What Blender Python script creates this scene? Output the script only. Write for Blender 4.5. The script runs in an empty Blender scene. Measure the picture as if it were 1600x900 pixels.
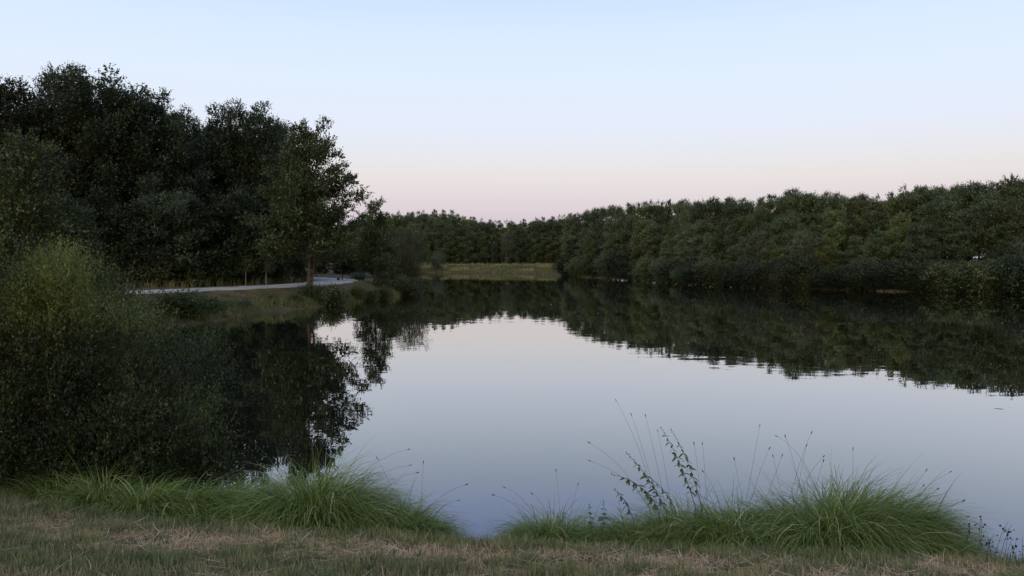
import bpy, math, random
import numpy as np
from math import radians, pi, sin, cos

random.seed(7)
scene = bpy.context.scene
col = scene.collection
EYE, F, HOR = 3.2, 1244.0, 402.0        # eye height over the water, focal length and horizon row in photo pixels

# ------------------------------------------------------------------ camera
cd = bpy.data.cameras.new('camera'); cam = bpy.data.objects.new('camera', cd); col.objects.link(cam)
cam.location = (0, 0, EYE); cam.rotation_euler = (radians(90), 0, 0)
cd.sensor_width = 36; cd.lens = 36 * F / 1600; cd.shift_y = -(450 - HOR) / 1600
cd.clip_start = 0.1; cd.clip_end = 8000
scene.camera = cam
scene.view_settings.view_transform = 'Standard'; scene.view_settings.look = 'None'
scene.view_settings.exposure = 0; scene.view_settings.gamma = 1
try:
    scene.cycles.use_denoising = True
    scene.cycles.max_bounces = 6; scene.cycles.diffuse_bounces = 3; scene.cycles.transmission_bounces = 3
    scene.cycles.glossy_bounces = 3
except Exception: pass

def lin(r, g, b):
    f = lambda c: (c/255/12.92) if c/255 <= .04045 else ((c/255+.055)/1.055)**2.4
    return (f(r), f(g), f(b), 1)

# ------------------------------------------------------------------ sky
SUN_EL, SUN_ROT = 4.0, 205.0            # the sun is down behind the camera's left shoulder
W = bpy.data.worlds.new('World'); scene.world = W; W.use_nodes = True
nt = W.node_tree; nt.nodes.clear()
N = nt.nodes.new; L = nt.links.new
out = N('ShaderNodeOutputWorld'); bg = N('ShaderNodeBackground'); L(bg.outputs[0], out.inputs[0])
tc = N('ShaderNodeTexCoord'); sep = N('ShaderNodeSeparateXYZ'); L(tc.outputs['Generated'], sep.inputs[0])
rp = N('ShaderNodeValToRGB'); L(sep.outputs['Z'], rp.inputs[0])
def sc(r, g, b, bb=1.0, k=1.3): q = lin(r, g, b); return (q[0]/k, q[1]/k, q[2]*bb/k, 1)
stops = [(0.0, sc(200,192,206)), (.042, sc(209,198,210)), (.056, sc(218,206,214)), (.098, sc(231,225,224)),
         (.13, sc(230,231,239)), (.161, sc(228,235,250)), (.214, sc(224,237,253)), (.265, sc(217,234,255,1.06)),
         (.307, sc(206,228,255,1.22)), (.36, sc(176,205,255,1.2)), (.42, sc(160,192,252,1.12)), (.7, sc(162,186,228)), (1.0, sc(150,174,214))]
while len(rp.color_ramp.elements) < len(stops): rp.color_ramp.elements.new(.5)
for e, (p, c) in zip(rp.color_ramp.elements, stops): e.position = p; e.color = c
# evening glow round the set sun, low behind the camera
rb = N('ShaderNodeValToRGB'); L(sep.outputs['Z'], rb.inputs[0])
bst = [(0, sc(250,205,150)), (.08, sc(252,222,180)), (.25, sc(230,228,225)), (.6, sc(175,190,220)), (1, sc(150,174,214))]
while len(rb.color_ramp.elements) < len(bst): rb.color_ramp.elements.new(.5)
for e, (p, c) in zip(rb.color_ramp.elements, bst): e.position = p; e.color = c
mr = N('ShaderNodeMapRange'); L(sep.outputs['Y'], mr.inputs[0])
mr.inputs[1].default_value = .35; mr.inputs[2].default_value = -.8; mr.interpolation_type = 'SMOOTHSTEP'
mx = N('ShaderNodeMix'); mx.data_type = 'RGBA'; L(mr.outputs[0], mx.inputs[0]); L(rp.outputs[0], mx.inputs[6]); L(rb.outputs[0], mx.inputs[7])
sky = N('ShaderNodeTexSky'); sky.sky_type = 'NISHITA'; sky.sun_disc = False
sky.sun_elevation = radians(SUN_EL); sky.sun_rotation = radians(SUN_ROT)
ad = N('ShaderNodeMix'); ad.data_type = 'RGBA'; ad.blend_type = 'ADD'; ad.inputs[0].default_value = .005
L(mx.outputs[2], ad.inputs[6]); L(sky.outputs[0], ad.inputs[7]); L(ad.outputs[2], bg.inputs[0])
bg.inputs[1].default_value = 1.3

sd = bpy.data.lights.new('sun', 'SUN'); so = bpy.data.objects.new('sun', sd); col.objects.link(so)
sd.energy = .9; sd.angle = radians(40); sd.color = (1, .86, .7)
so.rotation_euler = (radians(90 - 24), 0, radians(-(SUN_ROT - 180) ) )   # shines from behind the camera, a little left

# ------------------------------------------------------------------ materials
def newmat(name):
    m = bpy.data.materials.new(name); m.use_nodes = True; t = m.node_tree; t.nodes.clear()
    return m, t, t.nodes.new, t.links.new

def ramp(N, stops):
    r = N('ShaderNodeValToRGB')
    while len(r.color_ramp.elements) < len(stops): r.color_ramp.elements.new(.5)
    for e, (p, c) in zip(r.color_ramp.elements, stops): e.position = p; e.color = (*c[:3], 1)
    return r

def leafmat(name, stops, trans=.3, gloss=.05, rough=.45, objvar=.35):
    """leaf / blade colour from the per-leaf attribute 'tint' plus a per-object shift"""
    m, t, N, L = newmat(name)
    o = N('ShaderNodeOutputMaterial'); at = N('ShaderNodeAttribute'); at.attribute_name = 'tint'
    oi = N('ShaderNodeObjectInfo')
    r = ramp(N, stops); L(at.outputs['Fac'], r.inputs[0])
    mrr = N('ShaderNodeMapRange'); L(oi.outputs['Random'], mrr.inputs[0])
    mrr.inputs[3].default_value = 1 - objvar; mrr.inputs[4].default_value = 1 + objvar
    hs = N('ShaderNodeHueSaturation'); L(r.outputs[0], hs.inputs['Color']); L(mrr.outputs[0], hs.inputs['Value'])
    mh = N('ShaderNodeMath'); mh.operation = 'MULTIPLY'; mh.inputs[1].default_value = 7.31; L(oi.outputs['Random'], mh.inputs[0])
    mf = N('ShaderNodeMath'); mf.operation = 'FRACT'; L(mh.outputs[0], mf.inputs[0])
    mhr = N('ShaderNodeMapRange'); L(mf.outputs[0], mhr.inputs[0]); mhr.inputs[3].default_value = .5 - .012*objvar/.35; mhr.inputs[4].default_value = .5 + .02*objvar/.35
    L(mhr.outputs[0], hs.inputs['Hue'])
    d = N('ShaderNodeBsdfDiffuse'); tr = N('ShaderNodeBsdfTranslucent'); g = N('ShaderNodeBsdfGlossy'); g.inputs['Roughness'].default_value = rough
    g.inputs['Color'].default_value = (.9, .95, 1, 1)
    L(hs.outputs[0], d.inputs[0]); L(hs.outputs[0], tr.inputs[0])
    m1 = N('ShaderNodeMixShader'); m1.inputs[0].default_value = trans; L(d.outputs[0], m1.inputs[1]); L(tr.outputs[0], m1.inputs[2])
    m2 = N('ShaderNodeMixShader'); m2.inputs[0].default_value = gloss; L(m1.outputs[0], m2.inputs[1]); L(g.outputs[0], m2.inputs[2])
    L(m2.outputs[0], o.inputs[0]); return m

def barkmat(name, c1, c2, scale=6):
    m, t, N, L = newmat(name)
    o = N('ShaderNodeOutputMaterial'); b = N('ShaderNodeBsdfPrincipled'); b.inputs['Roughness'].default_value = .9
    tc = N('ShaderNodeTexCoord'); mp = N('ShaderNodeMapping'); mp.inputs['Scale'].default_value = (scale*3, scale*3, scale*.6)
    n = N('ShaderNodeTexNoise'); n.inputs['Detail'].default_value = 6; L(tc.outputs['Object'], mp.inputs[0]); L(mp.outputs[0], n.inputs[0])
    r = ramp(N, [(.35, c1), (.65, c2)]); L(n.outputs[0], r.inputs[0]); L(r.outputs[0], b.inputs['Base Color'])
    bp = N('ShaderNodeBump'); bp.inputs['Strength'].default_value = .6; bp.inputs['Distance'].default_value = .02
    L(n.outputs[0], bp.inputs['Height']); L(bp.outputs[0], b.inputs['Normal'])
    L(b.outputs[0], o.inputs[0]); return m

M = {}
M['alder'] = leafmat('alder_leaf', [(0, (.034,.046,.013)), (.6, (.078,.100,.028)), (1, (.18,.21,.058))], .3, .035, objvar=.08)
M['dark'] = leafmat('dark_forest_leaf', [(0, (.022,.030,.012)), (.6, (.050,.068,.026)), (1, (.105,.13,.052))], .25, .035)
M['poplar'] = leafmat('silvery_leaf', [(0, (.032,.044,.022)), (.6, (.074,.096,.048)), (1, (.155,.18,.10))], .25, .035)
M['mid'] = leafmat('mixed_forest_leaf', [(0, (.060,.075,.028)), (.6, (.14,.168,.058)), (1, (.26,.29,.10))], .3, .035)
M['pine'] = leafmat('pine_needle', [(0, (.054,.070,.034)), (.6, (.118,.148,.066)), (1, (.22,.255,.115))], .15, .035)
M['lime'] = leafmat('yellow_green_leaf', [(0, (.075,.090,.025)), (.6, (.17,.195,.055)), (1, (.25,.26,.05))], .35, .035)
M['grey'] = leafmat('grey_willow_leaf', [(0, (.060,.070,.034)), (.6, (.13,.145,.07)), (1, (.24,.25,.13))], .3, .035)
M['shrub'] = leafmat('shrub_leaf', [(0, (.018,.024,.008)), (.5, (.048,.062,.017)), (.8, (.095,.118,.032)), (1, (.19,.22,.058))], .35, .025, objvar=.05)
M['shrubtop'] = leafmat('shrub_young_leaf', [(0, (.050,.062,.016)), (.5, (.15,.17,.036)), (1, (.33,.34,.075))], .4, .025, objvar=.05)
M['willow'] = leafmat('grey_willow_hanging_leaf', [(0, (.045,.052,.024)), (.6, (.10,.11,.05)), (1, (.18,.185,.09))], .3, .02)
M['bank'] = leafmat('bank_bush_leaf', [(0, (.03,.038,.010)), (.6, (.075,.088,.020)), (1, (.14,.15,.04))], .3, .035)
M['sedge'] = leafmat('sedge_blade', [(0, (.05,.078,.014)), (.55, (.18,.245,.045)), (.85, (.34,.39,.10)), (1, (.60,.54,.30))], .3, .03, .35, .06)
M['grass'] = leafmat('turf_blade', [(0, (.12,.145,.055)), (.3, (.23,.24,.095)), (.5, (.38,.32,.155)), (.72, (.50,.32,.17)), (1, (.72,.56,.36))], .3, .02, .5, 0)
M['bankgrass'] = leafmat('bank_grass_blade', [(0, (.075,.09,.03)), (.4, (.18,.19,.065)), (.7, (.32,.245,.11)), (1, (.48,.37,.17))], .3, .01, .5, 0)
M['herb'] = leafmat('herb_leaf', [(0, (.035,.055,.012)), (.6, (.08,.11,.022)), (1, (.13,.17,.045))], .3, .04, .4, .1)
M['bark'] = barkmat('bark', (.035,.030,.024), (.10,.085,.068))
M['redbark'] = barkmat('reddish_bark', (.05,.028,.02), (.15,.085,.058), 3)
M['palebark'] = barkmat('pale_bark', (.14,.13,.10), (.30,.28,.23))
M['stem'] = barkmat('dry_stem', (.055,.06,.025), (.13,.12,.06), 20)
M['seed'] = barkmat('seed_head', (.018,.013,.010), (.05,.035,.022), 40)
M['wood'] = barkmat('dark_painted_wood', (.012,.012,.012), (.03,.028,.026), 8)

def mat_ground():
    m, t, N, L = newmat('ground_soil_turf')
    o = N('ShaderNodeOutputMaterial'); b = N('ShaderNodeBsdfPrincipled'); b.inputs['Roughness'].default_value = .95
    b.inputs['Specular IOR Level'].default_value = .1
    g = N('ShaderNodeNewGeometry')
    n1 = N('ShaderNodeTexNoise'); n1.inputs['Scale'].default_value = .8; n1.inputs['Detail'].default_value = 8
    n2 = N('ShaderNodeTexNoise'); n2.inputs['Scale'].default_value = 35; n2.inputs['Detail'].default_value = 6
    L(g.outputs['Position'], n1.inputs[0]); L(g.outputs['Position'], n2.inputs[0])
    r1 = ramp(N, [(.35, (.075,.078,.028)), (.5, (.13,.10,.052)), (.65, (.18,.125,.068))]); L(n1.outputs[0], r1.inputs[0])
    r2 = ramp(N, [(.3, (.35,.35,.35)), (.7, (1.3,1.25,1.2))]); L(n2.outputs[0], r2.inputs[0])
    mm = N('ShaderNodeMix'); mm.data_type = 'RGBA'; mm.blend_type = 'MULTIPLY'; mm.inputs[0].default_value = 1
    L(r1.outputs[0], mm.inputs[6]); L(r2.outputs[0], mm.inputs[7]); L(mm.outputs[2], b.inputs['Base Color'])
    bp = N('ShaderNodeBump'); bp.inputs['Distance'].default_value = .02; L(n2.outputs[0], bp.inputs['Height']); L(bp.outputs[0], b.inputs['Normal'])
    L(b.outputs[0], o.inputs[0]); return m
def mat_path():
    m, t, N, L = newmat('path_gravel')
    o = N('ShaderNodeOutputMaterial'); b = N('ShaderNodeBsdfPrincipled'); b.inputs['Roughness'].default_value = .95
    g = N('ShaderNodeNewGeometry')
    n1 = N('ShaderNodeTexNoise'); n1.inputs['Scale'].default_value = 1.3; n1.inputs['Detail'].default_value = 10; L(g.outputs['Position'], n1.inputs[0])
    r = ramp(N, [(.25, (.20,.18,.14)), (.42, (.33,.30,.26)), (.7, (.48,.45,.40))]); L(n1.outputs[0], r.inputs[0]); L(r.outputs[0], b.inputs['Base Color'])
    L(b.outputs[0], o.inputs[0]); return m
def mat_water():
    m, t, N, L = newmat('lake_water')
    o = N('ShaderNodeOutputMaterial'); g = N('ShaderNodeNewGeometry')
    # ripples: slopes from two octaves of noise, plus a few rings where something touched the surface
    def noise(sc, mul, off):
        mp = N('ShaderNodeMapping'); mp.inputs['Scale'].default_value = sc; mp.inputs['Location'].default_value = off
        n = N('ShaderNodeTexNoise'); n.inputs['Scale'].default_value = 1; n.inputs['Detail'].default_value = 2
        L(g.outputs['Position'], mp.inputs[0]); L(mp.outputs[0], n.inputs[0])
        s = N('ShaderNodeVectorMath'); s.operation = 'SUBTRACT'; s.inputs[1].default_value = (.5,.5,.5); L(n.outputs['Color'], s.inputs[0])
        k = N('ShaderNodeVectorMath'); k.operation = 'MULTIPLY'; k.inputs[1].default_value = (mul, mul, 0); L(s.outputs[0], k.inputs[0])
        return k.outputs[0]
    def vadd(a, b_):
        v = N('ShaderNodeVectorMath'); v.operation = 'ADD'; L(a, v.inputs[0]); L(b_, v.inputs[1]); return v.outputs[0]
    slope = vadd(noise((1.3, 3.0, 1), .015, (0,0,0)), noise((.22, .5, 1), .004, (7,3,0)))
    # a calmer / rougher patchwork
    mp = N('ShaderNodeMapping'); mp.inputs['Scale'].default_value = (.05, .12, 1); L(g.outputs['Position'], mp.inputs[0])
    n3 = N('ShaderNodeTexNoise'); n3.inputs['Scale'].default_value = 1; n3.inputs['Detail'].default_value = 3; L(mp.outputs[0], n3.inputs[0])
    r3 = N('ShaderNodeMapRange'); r3.inputs[1].default_value = .35; r3.inputs[2].default_value = .68; r3.inputs[3].default_value = .25; r3.inputs[4].default_value = 1.5
    L(n3.outputs[0], r3.inputs[0])
    sc = N('ShaderNodeVectorMath'); sc.operation = 'SCALE'; L(slope, sc.inputs[0]); L(r3.outputs[0], sc.inputs['Scale']); slope = sc.outputs[0]
    for (px, py, R0) in [(1262, 552, .55), (935, 501, .5), (1030, 515, .35), (1560, 640, .5)]:
        d = EYE*F/(py-HOR); cx = (px-800)/F*d
        sb = N('ShaderNodeVectorMath'); sb.operation = 'SUBTRACT'; sb.inputs[1].default_value = (cx, d, 0); L(g.outputs['Position'], sb.inputs[0])
        ln = N('ShaderNodeVectorMath'); ln.operation = 'LENGTH'; L(sb.outputs[0], ln.inputs[0])
        nm = N('ShaderNodeVectorMath'); nm.operation = 'NORMALIZE'; L(sb.outputs[0], nm.inputs[0])
        w = N('ShaderNodeMath'); w.operation = 'MULTIPLY'; w.inputs[1].default_value = 14/R0*.55; L(ln.outputs['Value'], w.inputs[0])
        sn = N('ShaderNodeMath'); sn.operation = 'SINE'; L(w.outputs[0], sn.inputs[0])
        fo = N('ShaderNodeMapRange'); fo.inputs[1].default_value = R0*.35; fo.inputs[2].default_value = R0*1.5; fo.inputs[3].default_value = .012; fo.inputs[4].default_value = 0
        L(ln.outputs['Value'], fo.inputs[0])
        pr = N('ShaderNodeMath'); pr.operation = 'MULTIPLY'; L(sn.outputs[0], pr.inputs[0]); L(fo.outputs[0], pr.inputs[1])
        s2 = N('ShaderNodeVectorMath'); s2.operation = 'SCALE'; L(nm.outputs[0], s2.inputs[0]); L(pr.outputs[0], s2.inputs['Scale'])
        slope = vadd(slope, s2.outputs[0])
    up = N('ShaderNodeVectorMath'); up.operation = 'ADD'; up.inputs[1].default_value = (0,0,1); L(slope, up.inputs[0])
    nn = N('ShaderNodeVectorMath'); nn.operation = 'NORMALIZE'; L(up.outputs[0], nn.inputs[0])
    gl = N('ShaderNodeBsdfGlossy'); gl.inputs['Roughness'].default_value = .0; gl.inputs['Color'].default_value = (1,1,1,1); L(nn.outputs[0], gl.inputs['Normal'])
    df = N('ShaderNodeBsdfDiffuse'); df.inputs['Color'].default_value = (.010,.011,.007,1)
    lw = N('ShaderNodeLayerWeight'); lw.inputs['Blend'].default_value = .5
    rr = N('ShaderNodeValToRGB'); st = [(.0,.03),(.5,.08),(.60,.14),(.66,.215),(.734,.33),(.829,.56),(.922,.79),(1,.98)]
    while len(rr.color_ramp.elements) < len(st): rr.color_ramp.elements.new(.5)
    for e, (p, v) in zip(rr.color_ramp.elements, st): e.position = p; e.color = (v, v, v, 1)
    L(lw.outputs['Facing'], rr.inputs[0])
    mix = N('ShaderNodeMixShader'); L(rr.outputs[0], mix.inputs[0]); L(df.outputs[0], mix.inputs[1]); L(gl.outputs[0], mix.inputs[2])
    L(mix.outputs[0], o.inputs[0]); return m
def mat_plain(name, c, rough=.8):
    m, t, N, L = newmat(name); o = N('ShaderNodeOutputMaterial'); b = N('ShaderNodeBsdfPrincipled')
    n = N('ShaderNodeTexNoise'); n.inputs['Scale'].default_value = 30
    r = ramp(N, [(.3, tuple(x*.75 for x in c)), (.7, c)]); L(n.outputs[0], r.inputs[0])
    L(r.outputs[0], b.inputs['Base Color']); b.inputs['Roughness'].default_value = rough; L(b.outputs[0], o.inputs[0]); return m
M['ground'] = mat_ground(); M['path'] = mat_path(); M['water'] = mat_water()
M['sand'] = mat_plain('ochre_bank_soil', (.17,.115,.06)); M['speck'] = mat_plain('pale_floating_leaf', (.62,.58,.5), .5)

# ------------------------------------------------------------------ mesh + object helpers
def mesh(name, V, quads=None, tris=None, tint=None, mat=None, smooth=False):
    V = np.asarray(V, dtype=np.float32)
    me = bpy.data.meshes.new(name)
    q = np.zeros((0, 4), int) if quads is None else np.asarray(quads, dtype=np.int64).reshape(-1, 4)
    t = np.zeros((0, 3), int) if tris is None else np.asarray(tris, dtype=np.int64).reshape(-1, 3)
    me.vertices.add(len(V)); me.vertices.foreach_set('co', V.ravel())
    idx = np.concatenate([q.ravel(), t.ravel()]).astype(np.int32)
    tot = np.concatenate([np.full(len(q), 4), np.full(len(t), 3)]).astype(np.int32)
    st = np.concatenate([[0], np.cumsum(tot)[:-1]]).astype(np.int32)
    me.loops.add(len(idx)); me.loops.foreach_set('vertex_index', idx)
    me.polygons.add(len(tot)); me.polygons.foreach_set('loop_start', st); me.polygons.foreach_set('loop_total', tot)
    if smooth: me.polygons.foreach_set('use_smooth', np.ones(len(tot), dtype=bool))
    if tint is not None:
        a = me.attributes.new('tint', 'FLOAT', 'POINT'); a.data.foreach_set('value', np.clip(np.asarray(tint, dtype=np.float32), 0, 1))
    me.update(calc_edges=True)
    if mat: me.materials.append(mat)
    return me

def link(name, me, parent=None, label=None, cat=None, group=None, kind=None, loc=None, rotz=0, scale=None):
    o = bpy.data.objects.new(name, me); col.objects.link(o)
    if parent is not None: o.parent = parent
    if loc is not None: o.location = loc
    o.rotation_euler = (0, 0, rotz)
    if scale is not None: o.scale = scale
    for k, v in (('label', label), ('category', cat), ('group', group), ('kind', kind)):
        if v: o[k] = v
    return o

def leaves_geo(P, D, B, Nn, Ls, Ws):
    """rhombic folded leaves; P base, D direction, B side, Nn normal"""
    n = len(P); Ls = Ls[:, None]; Ws = Ws[:, None]
    V = np.empty((n, 4, 3), dtype=np.float32)
    V[:, 0] = P; V[:, 1] = P + D*Ls*.5 + B*Ws*.5 + Nn*Ws*.18; V[:, 2] = P + D*Ls; V[:, 3] = P + D*Ls*.5 - B*Ws*.5 + Nn*Ws*.18
    return V.reshape(-1, 3), np.arange(n*4).reshape(-1, 4)

def unit(v): return v / np.maximum(np.linalg.norm(v, axis=-1, keepdims=True), 1e-9)

def shoots(rng, P, D, slen, nl, ll, lw, spread=.9, tint=None, updown=.25, upn=2.2, tvar=.14):
    """leafy shoots from points P along D, each with nl leaves"""
    n = len(P)
    s = np.tile(np.linspace(.05, 1, nl), n) + rng.normal(0, .04, n*nl)
    Pr = np.repeat(P, nl, 0); Dr = np.repeat(D, nl, 0); Sl = np.repeat(slen, nl)
    pos = Pr + Dr*(s*Sl)[:, None] + rng.normal(0, 1, (n*nl, 3))*(Sl*.04)[:, None]
    d = unit(Dr*.55 + unit(rng.normal(0, 1, (n*nl, 3)))*spread + np.array([0, 0, updown]))
    b = unit(np.cross(d, rng.normal(0, 1, (n*nl, 3)) + np.array([0, 0, upn])))
    nn = np.cross(b, d)
    sz = rng.uniform(.7, 1.25, n*nl)*(1.1 - .35*np.clip(s, 0, 1))
    V, Q = leaves_geo(pos, d, b, nn, ll*sz, lw*sz)
    tn = np.repeat(rng.uniform(.05, .8, n) if tint is None else tint, nl) + rng.normal(0, tvar, n*nl)
    return V, Q, np.repeat(tn, 4)

def tubes(paths, sides=5):
    """paths: list of (points (k,3), radii (k))"""
    Vs, Qs, off = [], [], 0
    ang = np.linspace(0, 2*pi, sides, endpoint=False)
    for pts, rad in paths:
        pts = np.asarray(pts, float); k = len(pts); rad = np.asarray(rad, float)
        tg = unit(np.gradient(pts, axis=0)); ref = np.array([0, 1, 0]) if abs(tg[0][1]) < .9 else np.array([1, 0, 0])
        a = unit(np.cross(tg, ref)); b = np.cross(tg, a)
        ring = pts[:, None] + rad[:, None, None]*(a[:, None]*np.cos(ang)[None, :, None] + b[:, None]*np.sin(ang)[None, :, None])
        Vs.append(ring.reshape(-1, 3)); i = np.arange(k-1)[:, None]*sides; j = np.arange(sides)[None]; j2 = (j+1) % sides
        Qs.append(np.stack([i+j, i+j2, i+sides+j2, i+sides+j], -1).reshape(-1, 4) + off); off += k*sides
    return np.concatenate(Vs), np.concatenate(Qs)

def bez(p0, p1, p2, k=6):
    t = np.linspace(0, 1, k)[:, None]; return (1-t)**2*np.asarray(p0) + 2*t*(1-t)*np.asarray(p1) + t**2*np.asarray(p2)

# ------------------------------------------------------------------ terrain
SHORE = np.array([(60,7.4),(8,7.6),(3.7,7.8),(1.42,8.0),(-.39,8.2),(-2,8.55),(-3.2,9.0),(-4.0,9.8),(-4.6,12),(-6,15),(-9,20.5),(-13.4,28),(-15.6,33),(-15.3,37),
    (-14.6,41),(-14.7,45),(-13.4,48),(-12.4,51),(-10.9,57),(-9.7,62),(-9.2,68),(-9.4,74),(-11,80),(-14,95),(-19,130),(-24,166),(-8,163),(4,156),(9,146),(12,126),(17.2,110),
    (22,93),(26.2,84),(31,79),(36,75),(44,69.5),(60,60),(90,44),(120,20),(120,7)], float)
def shore_dist(X, Y):
    """distance to the shoreline, negative on the lake"""
    X = np.asarray(X, float); Y = np.asarray(Y, float)
    best = np.full(X.shape, 1e9); inside = np.zeros(X.shape, bool)
    n = len(SHORE)
    for i in range(n):
        ax, ay = SHORE[i]; bx, by = SHORE[(i+1) % n]
        dx, dy = bx-ax, by-ay
        t = np.clip(((X-ax)*dx + (Y-ay)*dy)/(dx*dx+dy*dy), 0, 1)
        best = np.minimum(best, np.hypot(X-ax-t*dx, Y-ay-t*dy))
        if ay != by:
            c = ((ay > Y) != (by > Y)) & (X < dx*(Y-ay)/dy + ax); inside ^= c
    return np.where(inside, -best, best)
PATH = np.array([(-60,30),(-40,38),(-29,43.5),(-23.4,47.8),(-20.2,52.8),(-17.4,58.0),(-15.9,63),(-15.6,68),(-16.3,73.5),(-18.6,78.5),(-22.5,83),(-28,88),(-38,95)], float)
def path_dist(X, Y):
    best = np.full(np.shape(X), 1e9)
    for i in range(len(PATH)-1):
        ax, ay = PATH[i]; bx, by = PATH[i+1]; dx, dy = bx-ax, by-ay
        t = np.clip(((X-ax)*dx + (Y-ay)*dy)/(dx*dx+dy*dy), 0, 1); best = np.minimum(best, np.hypot(X-ax-t*dx, Y-ay-t*dy))
    return best
def ss(x): x = np.clip(x, 0, 1); return x*x*(3-2*x)
PZ = 1.08
def wob(X, Y, f, ph=0):
    return (np.sin(X*f+ph)*np.cos(Y*f*1.13+ph*2) + .5*np.sin(X*f*2.3+Y*f*1.7+ph) + .35*np.cos(X*f*4.1-Y*f*3.3+ph*3))/1.85
def gz(X, Y):
    X = np.asarray(X, float); Y = np.asarray(Y, float)
    s = shore_dist(X, Y) + .25*wob(X, Y, .9)*(Y > 12) + .05*wob(X, Y, 2.5)
    near = np.where(s < 2.2, .47*s, 1.034 + .22*(s-2.2)); near = np.minimum(near, 1.6 + .02*wob(X, Y, 1.5))
    near = near + .022*wob(X, Y, 3.1) + .012*wob(X, Y, 9.3, 1)
    far = .30*(1-np.exp(-s/.5)) + .75*ss(s/10) + .06*wob(X, Y, .8)
    far = np.where(Y > 135, far + .25*ss((s-4)/28)*(X < 12), far)
    right = X > 14; far = np.where(right, .10*(1-np.exp(-s/.6)) + .5*ss((s-1)/9) + .05*wob(X, Y, .7), far)
    near = near - .045*ss((-X-.8)/3.2)*ss(s/1.5)
    z = near*(1-ss((Y-12)/10)) + far*ss((Y-12)/10)
    pd = path_dist(X, Y); w = 1 - ss((pd-2.2)/2.5); z = z*(1-w) + (PZ-.03)*w
    z = np.where(s < 0, np.maximum(-1.6, s*.5), z)
    return z
def g1(x, y): return float(gz(np.array([x]), np.array([y]))[0])

def axis(a, d0, lo, hi):
    b = d0/a; k0 = math.asinh(lo/a)/b; k1 = math.asinh(hi/a)/b
    return a*np.sinh(b*np.arange(math.floor(k0), math.ceil(k1)+1))
ax_ = axis(6, .15, -3000, 3000); ay_ = axis(6, .15, -60, 3600) + 6.5
GX, GY = np.meshgrid(ax_, ay_); GZ = gz(GX, GY)
nx, ny = len(ax_), len(ay_)
i = (np.arange(ny-1)[:, None]*nx + np.arange(nx-1)[None]).ravel()
link('ground', mesh('ground', np.stack([GX, GY, GZ], -1).reshape(-1, 3), np.stack([i, i+1, i+nx+1, i+nx], -1), mat=M['ground'], smooth=True), kind='structure',
     label='grassy earth banks round the lake')
# lake: one water sheet whose rim runs under the banks
c0 = np.array([[-60, -0.0], [140, 0], [140, 190], [-60, 190]])
link('lake_water', mesh('lake_water', [(-45, 6.4, 0), (140, 6.4, 0), (140, 180, 0), (-45, 180, 0)], [(0, 1, 2, 3)], mat=M['water']), kind='structure', label='still lake water mirroring trees and sky')
# path: slab of gravel following the bank
def spline(P, n):
    t = np.linspace(0, len(P)-1, n); i = np.clip(t.astype(int), 0, len(P)-2); f = (t-i)[:, None]
    Pm = np.vstack([2*P[0]-P[1], P, 2*P[-1]-P[-2]]); p0, p1, p2, p3 = Pm[i], Pm[i+1], Pm[i+2], Pm[i+3]
    return .5*((2*p1) + (-p0+p2)*f + (2*p0-5*p1+4*p2-p3)*f**2 + (-p0+3*p1-3*p2+p3)*f**3)
pp = spline(PATH, 160); tg = unit(np.gradient(pp, axis=0)); nrm = np.stack([-tg[:, 1], tg[:, 0]], 1)
hw = 1.8 + .14*np.sin(np.arange(160)*.7) + .08*np.sin(np.arange(160)*1.9)
V = []
for s_, z_ in ((-1.06, PZ-.12), (-1, PZ+.03), (0, PZ+.05), (1, PZ+.03), (1.06, PZ-.12)):
    p = pp + nrm*(hw*s_)[:, None]; V.append(np.column_stack([p, np.full(160, z_) + .008*np.sin(np.arange(160)*1.3+s_)]))
V = np.stack(V, 1).reshape(-1, 3); i = (np.arange(159)[:, None]*5 + np.arange(4)[None]).ravel()
link('gravel_path', mesh('gravel_path', V, np.stack([i, i+1, i+6, i+5], -1), mat=M['path'], smooth=True), kind='structure', label='pale gravel path curving along the left bank')

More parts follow.
